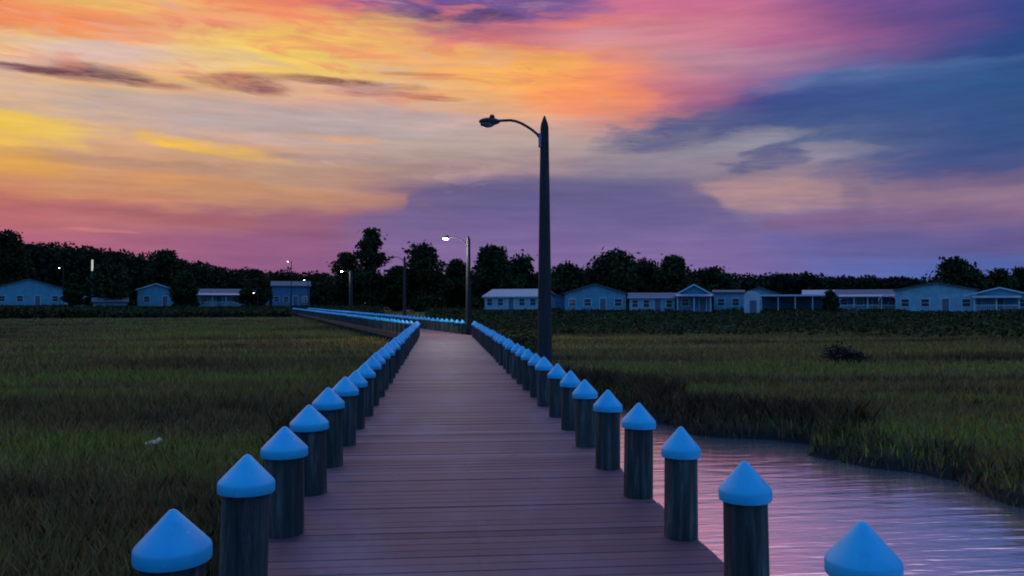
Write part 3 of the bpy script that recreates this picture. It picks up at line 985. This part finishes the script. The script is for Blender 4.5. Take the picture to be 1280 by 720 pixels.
# --------------------------------------------------------------------------
# houses
# --------------------------------------------------------------------------
def house(px0, px1, D, label, siding, wall_h, ridge, depth=8.0, gable_front=True, roof='roof', name='house', skirt=0.5, nwin=2, door=True, porch=None, trim=True, turn=0.0, hide_win=False):
    xc, yc, rz = at((px0 + px1) / 2, D)
    Wd = (px1 - px0) / 1000 * D
    zg = float(height(np.array([[xc, yc]]))[0])
    t = empty(name, (xc, yc, zg), rz + R(turn))
    tag(t, label, 'house')
    hw = Wd / 2
    m = MB()
    m.box((0, depth / 2, skirt / 2 - 0.3), (Wd - 0.1, depth - 0.1, skirt + 0.6)); m.build('skirting', M['skirt'], t)
    m = MB()
    z0, z1 = skirt + 0.002, skirt + wall_h
    if gable_front:
        m.prism([(-hw, z0), (hw, z0), (hw, z1), (0, z1 + ridge), (-hw, z1)], 0, depth, 'y')
    else:
        m.prism([(0, z0), (depth, z0), (depth, z1), (depth / 2, z1 + ridge), (0, z1)], -hw, hw, 'x')
    m.build('wall', SIDING[siding], t)
    ov = 0.35
    m = MB(); tr = MB()
    if gable_front:
        sl = ridge / hw
        for s in (-1, 1):
            m.prism([(0, z1 + ridge + 0.02), (s * (hw + ov), z1 - sl * ov + 0.02), (s * (hw + ov), z1 - sl * ov + 0.2), (0, z1 + ridge + 0.2)], -ov, depth + ov, 'y')
            tr.prism([(0, z1 + ridge + 0.0), (s * (hw + ov), z1 - sl * ov), (s * (hw + ov), z1 - sl * ov + 0.22), (0, z1 + ridge + 0.22)], -ov - 0.08, -ov - 0.004, 'y')
    else:
        sl = ridge / (depth / 2)
        m.prism([(depth / 2, z1 + ridge + 0.02), (-ov, z1 - sl * ov + 0.02), (-ov, z1 - sl * ov + 0.2), (depth / 2, z1 + ridge + 0.2)], -hw - ov, hw + ov, 'x')
        m.prism([(depth / 2, z1 + ridge + 0.02), (depth + ov, z1 - sl * ov + 0.02), (depth + ov, z1 - sl * ov + 0.2), (depth / 2, z1 + ridge + 0.2)], -hw - ov, hw + ov, 'x')
        tr.box((0, -ov - 0.045, z1 - sl * ov + 0.1), (2 * hw + 2 * ov, 0.08, 0.2))
    m.build('roof', M[roof], t)
    if trim: tr.build('fascia', M['trim'], t)
    n = nwin + (1 if door else 0)
    slots = [(-hw + Wd * (i + 0.5) / n) for i in range(n)] if n else []
    dslot = len(slots) // 2 if door else -1
    for i, sx in enumerate(slots):
        if i == dslot:
            m = MB(); m.box((sx, -0.03, skirt + 1.03), (0.95, 0.06, 2.02)); d = m.build('door', M['door'], t)
            m = MB(); m.box((sx - 0.55, -0.04, skirt + 1.05), (0.12, 0.08, 2.1)); m.box((sx + 0.55, -0.04, skirt + 1.05), (0.12, 0.08, 2.1)); m.box((sx, -0.04, skirt + 2.17), (1.22, 0.08, 0.12))
            m.build('door_frame', M['trim'], d)
        else:
            zc = skirt + min(1.45, wall_h * 0.58)
            ww_, wh_ = min(1.1, Wd / n * 0.5), 1.15
            m = MB(); m.box((sx, -0.02, zc), (ww_, 0.05, wh_)); wd_ = m.build('window', M['glass'], t)
            m = MB()
            for s in (-1, 1):
                m.box((sx + s * (ww_ / 2 + 0.05), -0.035, zc), (0.1, 0.08, wh_ + 0.2)); m.box((sx, -0.035, zc + s * (wh_ / 2 + 0.05)), (ww_, 0.08, 0.1))
            m.box((sx, -0.048, zc), (ww_, 0.03, 0.06))
            m.build('window_frame', M['trim'], wd_)
    if porch:
        pd, ph, rail, px_a, px_b = porch
        m = MB(); m.box(((px_a + px_b) / 2, -pd / 2, skirt - 0.08), (px_b - px_a, pd - 0.02, 0.16)); pf = m.build('porch_floor', M['skirt'], t)
        m = MB(); m.prism([(0.0, ph + 0.35), (-pd - 0.3, ph), (-pd - 0.3, ph + 0.14), (0.0, ph + 0.49)], px_a - 0.2, px_b + 0.2, 'x')
        m.build('porch_roof', M['roof_pale'], t)
        k = max(2, int((px_b - px_a) / 2.2) + 1)
        for i in range(k):
            xx = px_a + 0.1 + (px_b - px_a - 0.2) * i / (k - 1)
            m = MB(); m.box((xx, -pd + 0.1, (skirt + ph) / 2), (0.15, 0.15, ph - skirt)); m.build('porch_post', M['trim'], t)
        if rail:
            m = MB(); m.box(((px_a + px_b) / 2, -pd + 0.05, skirt + 0.95), (px_b - px_a - 0.4, 0.06, 0.09))
            q = px_a + 0.3
            while q < px_b - 0.3:
                m.box((q, -pd + 0.05, skirt + 0.45), (0.06, 0.04, 0.9)); q += 0.28
            m.build('porch_rail', M['trim'], t)
    return t


# left shore
house(-2, 74, 172, 'wide low blue house with a broad gable at the far left edge', 'blue', 3.6, 2.0, nwin=3, skirt=1.3, trim=False)
house(174, 216, 170, 'narrow bright blue gabled house between two dark far left trees', 'blue', 3.4, 1.2, nwin=1, skirt=1.2)
house(248, 300, 170, 'blue house with white porch posts under the left forest', 'pale', 2.5, 1.1, gable_front=False, nwin=2, skirt=1.1, porch=(2.0, 3.4, True, -4.2, 4.2))
house(341, 386, 176, 'dark blue two storey house next to the end of the boardwalk', 'slate', 4.3, 1.0, gable_front=False, nwin=3, skirt=1.2, trim=False)
house(119, 157, 160, 'low grey shed with shallow roof beside the far left trees', 'grey', 1.6, 0.7, gable_front=False, name='shed', nwin=0, door=False, skirt=0.4, trim=False, depth=5)
# right shore
house(602, 676, 138, 'long low house with a pale sloping roof half hidden by the near lamp post', 'pale', 2.2, 1.2, gable_front=False, roof='roof_pale', nwin=4, turn=-24, skirt=0.7)
house(706, 782, 132, 'wide blue house with a low front gable just right of the near lamp post', 'blue', 2.9, 1.5, nwin=3, skirt=0.5, trim=False)
house(787, 843, 130, 'low pale house with three bright windows between two front gables', 'pale', 2.2, 0.7, gable_front=False, nwin=3, skirt=0.5)
house(846, 889, 126, 'gabled house with white edged peak and white porch columns', 'slate', 2.6, 1.5, nwin=1, skirt=0.6, porch=(1.8, 2.9, False, -2.6, 2.6))
house(893, 928, 134, 'small plain blue house with flat low roof left of the white arched shed', 'blue', 3.0, 0.35, gable_front=False, nwin=2, door=False, skirt=0.5, trim=False)
house(1048, 1121, 138, 'blue house with a white railed porch right of the round bush', 'slate', 2.6, 0.9, gable_front=False, nwin=3, skirt=0.5, porch=(2.2, 2.8, True, -4.4, 4.4))
house(1124, 1214, 126, 'long pale blue house with plain siding and shallow front gable', 'pale', 3.4, 1.1, nwin=3, skirt=0.4, trim=False)
house(1213, 1286, 122, 'house with white edged gable and white railed porch at the far right edge', 'blue', 2.3, 1.2, nwin=2, skirt=0.5, porch=(2.0, 2.5, True, -3.4, 2.6))

house(670, 706, 142, 'small slate shed in the gap left of the wide gabled blue house', 'slate', 2.3, 0.6, name='shed', nwin=1, door=False, skirt=0.4, trim=False, depth=5)
house(1006, 1054, 148, 'pale low house set back behind the round bush and carport end', 'pale', 2.7, 0.9, gable_front=False, nwin=2, skirt=0.5, roof='roof_pale')
house(926, 972, 152, 'blue gabled house set back behind the white arched shed', 'blue', 3.0, 1.2, nwin=1, door=False, skirt=0.5, trim=False)
house(78, 104, 176, 'small pale shed between the wide gabled house and the big bushy tree', 'pale', 2.2, 0.8, name='shed', nwin=1, door=False, skirt=1.0, depth=5)
house(300, 336, 186, 'slate house half hidden behind the dark bushy tree on the left shore', 'slate', 3.2, 1.0, nwin=1, door=False, skirt=1.2, trim=False)
# white arched shed
x, y, rz = at(940, 124)
t = empty('arched_shed', (x, y, 0.75), rz)
tag(t, 'narrow bright white shed with an arched roof among the right hand houses', 'shed')
pr = [(-1.2, 0), (1.2, 0), (1.2, 2.9)] + [(1.2 * math.cos(a * math.pi / 10), 2.9 + 0.95 * math.sin(a * math.pi / 10)) for a in range(1, 10)] + [(-1.2, 2.9)]
m = MB(); m.prism(pr, 0, 4, 'y'); m.build('wall', SIDING['white'], t)
m = MB(); m.box((0.15, -0.03, 1.2), (1.0, 0.06, 2.3)); d = m.build('door', M['door'], t)
m = MB(); m.box((0.5, -0.09, 1.2), (0.05, 0.05, 0.16)); m.build('handle', M['galv'], d)
# carport
x, y, rz = at(994, 128)
t = empty('carport', (x, y, 0.75), rz)
tag(t, 'long open carport with thin white roof edge and dark inside', 'carport')
m = MB(); m.box((0, 3, 3.15), (11.2, 6.2, 0.16)); m.build('roof', M['roof'], t)
m = MB(); m.box((0, -0.16, 3.16), (11.3, 0.1, 0.26)); m.build('fascia', M['trim'], t)
for i in range(5):
    m = MB(); m.box((-5.2 + i * 2.6, 0.1, 1.53), (0.14, 0.14, 3.06)); m.build('post', M['trim'], t)
m = MB(); m.box((0, 5.9, 1.53), (11.0, 0.12, 3.06)); m.build('rear_wall', SIDING['slate'], t)
# arched canopy in front of the porch house
x, y, rz = at(1109, 130)
t = empty('arched_canopy', (x, y, 0.75), rz)
tag(t, 'white domed canopy on thin posts in front of the railed porch house', 'canopy')
m = MB()
pr = [(1.35 * math.cos(a * math.pi / 10), 2.3 + 1.0 * math.sin(a * math.pi / 10)) for a in range(11)] + [(1.25 * math.cos(a * math.pi / 10), 2.24 + 0.94 * math.sin(a * math.pi / 10)) for a in range(10, -1, -1)]
m.prism(pr, -0.6, 2.4, 'y'); m.build('canopy_cover', M['trim'], t)
for sx in (-1.28, 1.28):
    for sy in (-0.5, 2.3):
        m = MB(); m.box((sx, sy, 1.15), (0.07, 0.07, 2.26)); m.build('post', M['galv'], t)


# --------------------------------------------------------------------------
# trees
# --------------------------------------------------------------------------
def crown_mesh(name, seed, hgt, wid, base, nl, leaf, mat, shape='round'):
    r_ = np.random.default_rng(seed)
    k = 34
    cl = []
    for i in range(k):
        f = r_.random()
        z = base + (hgt - base) * f
        prof = math.sin(math.pi * min(1, 0.18 + 0.80 * f)) if shape == 'round' else (1.02 - f) ** 0.7
        a = r_.random() * math.tau
        rad = wid / 2 * prof * (0.1 + 0.78 * r_.random())
        cl.append((rad * math.cos(a), rad * math.sin(a), z, wid * (0.15 + 0.12 * r_.random())))
    cl.append((0, 0, hgt - wid * 0.12, wid * 0.15))
    cl = np.array(cl)
    pick = r_.integers(0, len(cl), nl)
    d = r_.normal(size=(nl, 3)); d /= np.linalg.norm(d, axis=1)[:, None]
    rad = r_.random(nl) ** 0.5 * np.where(r_.random(nl) < 0.10, 1.0 + 0.55 * r_.random(nl), 1.0)
    C = cl[pick, :3] + d * (rad * cl[pick, 3])[:, None] * np.array([1.15, 1.15, 0.8])
    C[:, 2] *= hgt / np.percentile(C[:, 2], 99.6)
    return tri_mesh(name, leaf_tris(C, leaf), mat), cl


def tree(px, D, top_px, wid_px, label, seed, shape='round', base_f=0.25, group='trees behind the houses', name='tree'):
    x, y, rz = at(px, D)
    zg = float(height(np.array([[x, y]]))[0])
    H = CAM_Z + (379 - top_px) / 1000 * D - zg
    Wd = wid_px / 1000 * D
    t = empty(name, (x, y, zg), random.random() * 6)
    tag(t, label, 'tree', group)
    me, cl = crown_mesh('crown', seed, H, Wd, H * base_f, 6500, 0.17 + 0.024 * Wd, M['leaf'], shape)
    link('crown', me, t)
    m = MB()
    rt = 0.018 * H + 0.05
    m.tube([(0, 0, -0.3), (0.05, 0, H * 0.3), (0, 0.08, H * 0.6), (0.05, 0, H * 0.9)], [rt * 1.25, rt, rt * 0.6, rt * 0.15], 9)
    for i in range(0, len(cl), 3):
        c = cl[i]
        zb = max(H * 0.16, min(c[2] * 0.7, H * 0.7))
        m.tube([(0, 0, zb), (c[0] * 0.5, c[1] * 0.5, (zb + c[2]) / 2 + 0.2), (c[0], c[1], c[2])], [rt * 0.42, rt * 0.28, rt * 0.08], 6)
    m.build('trunk', M['bark'], t, True)
    return t


tree(463, 168, 287, 48, 'tallest round tree rising left of the bend lamp', 1, base_f=0.12)
tree(433, 172, 317, 46, 'small spreading tree hugging the left foot of the tallest round tree', 2, base_f=0.1)
tree(528, 165, 306, 66, 'broad dark tree with ragged top between tallest tree and lit lamp', 3, base_f=0.08)
tree(497, 180, 334, 40, 'low rounded tree filling the gap beside the tallest tree', 4, base_f=0.05)
tree(570, 176, 326, 48, 'medium ragged tree directly behind the lit bend lamp', 5, base_f=0.05)
tree(615, 170, 309, 70, 'wide dark tree just right of the lit bend lamp', 6, base_f=0.08)
tree(652, 178, 322, 52, 'rounded tree crown touching the near lamp post on its left', 7, base_f=0.08)
tree(708, 176, 331, 66, 'low domed tree just right of the near lamp post', 8, base_f=0.08)
tree(768, 180, 315, 76, 'high spreading tree over the wide blue gabled house', 9, base_f=0.15)
tree(806, 184, 327, 60, 'lower tree between the two high spreading trees on the right', 10, base_f=0.1)
tree(842, 178, 321, 62, 'high round topped tree over the low pale house', 11, base_f=0.15)
tree(888, 186, 336, 72, 'broad low tree behind the white peaked porch house', 12, base_f=0.05)
tree(1194, 160, 324, 66, 'solitary broad round tree standing above the long pale house', 13, base_f=0.1)
tree(1250, 175, 338, 48, 'lower tree right of the solitary broad tree', 14, base_f=0.05)
tree(1278, 178, 336, 42, 'dark tree cut by the right edge of the picture', 15, base_f=0.05)
tree(8, 178, 290, 60, 'tall dark tree at the left edge above the wide blue house', 16, base_f=0.05)
tree(138, 164, 330, 58, 'big dark bushy tree behind the low grey shed', 17, base_f=0.03)
tree(231, 163, 340, 34, 'narrow dark tree between two blue houses on the left shore', 18, base_f=0.03)
tree(318, 164, 338, 40, 'dark bushy tree right of the white posted blue house', 19, base_f=0.03)
tree(92, 166, 344, 24, 'small dark tree beside the wide blue house on the left', 20, base_f=0.03)
tree(205, 182, 314, 50, 'rounded tree swelling above the left forest line', 21, base_f=0.05)
t = tree(1038, 124, 364, 20, 'round dark bush beside the open carport', 22, base_f=0.02, group=None, name='bush')
t['category'] = 'bush'


def forest(name, line, n, leaf, per):
    """line: (px, D, top_px) stations; a belt of many crowns merged to one mass"""
    Cs, S = [], []
    px = np.array([l[0] for l in line], float); Dd = np.array([l[1] for l in line], float); tp = np.array([l[2] for l in line], float)
    for i in range(n):
        q = px[0] + (px[-1] - px[0]) * (i + rng.random()) / n
        row = rng.random() * 26
        D = np.interp(q, px, Dd) + row
        top = np.interp(q, px, tp) + 3.5 + rng.normal() * 2.4 + 1.5 * math.sin(q * 0.05) + 1.2 * math.sin(q * 0.021 + 1) + row * 0.05
        x, y, _ = at(q, D)
        H = CAM_Z + (379 - top) / 1000 * D
        wd = rng.uniform(4.5, 8.0)
        c = rng.normal(size=(per, 3)); c /= np.linalg.norm(c, axis=1)[:, None]
        c *= (rng.random((per, 1)) ** 0.4)
        z = H * 0.52 + c[:, 2] * H * 0.48
        lump = 1 + 0.3 * np.sin(7 * c[:, 0] + i) * np.sin(6 * c[:, 2] + 2 * i)
        Cs.append(np.column_stack([x + c[:, 0] * wd * 0.62 * lump, y + c[:, 1] * wd * 0.62, z + 0.6]))
    C = np.concatenate(Cs)
    return tag(link(name, tri_mesh(name, leaf_tris(C, leaf), M['forest'])), kind='stuff')


forest('left_forest', [(-190, 178, 286), (-60, 186, 288), (0, 190, 296), (60, 196, 304), (120, 204, 310), (175, 215, 317), (240, 240, 325), (300, 280, 333), (360, 310, 338), (430, 330, 340)], 240, 0.62, 620)
forest('right_forest', [(400, 260, 344), (560, 240, 338), (700, 230, 336), (880, 230, 337), (930, 236, 342), (1000, 240, 341), (1060, 240, 343), (1110, 240, 346), (1180, 236, 346), (1260, 230, 342), (1440, 225, 338), (1560, 225, 336)], 280, 0.62, 520)

# --------------------------------------------------------------------------
# render settings
# --------------------------------------------------------------------------
scene.view_settings.view_transform = 'Standard'
scene.view_settings.look = 'None'
scene.view_settings.exposure = 0.0
scene.view_settings.gamma = 1.0
scene.view_settings.use_curve_mapping = False
scene.render.engine = 'CYCLES'
scene.cycles.use_denoising = True
scene.cycles.max_bounces = 6
scene.cycles.filter_width = 1.9
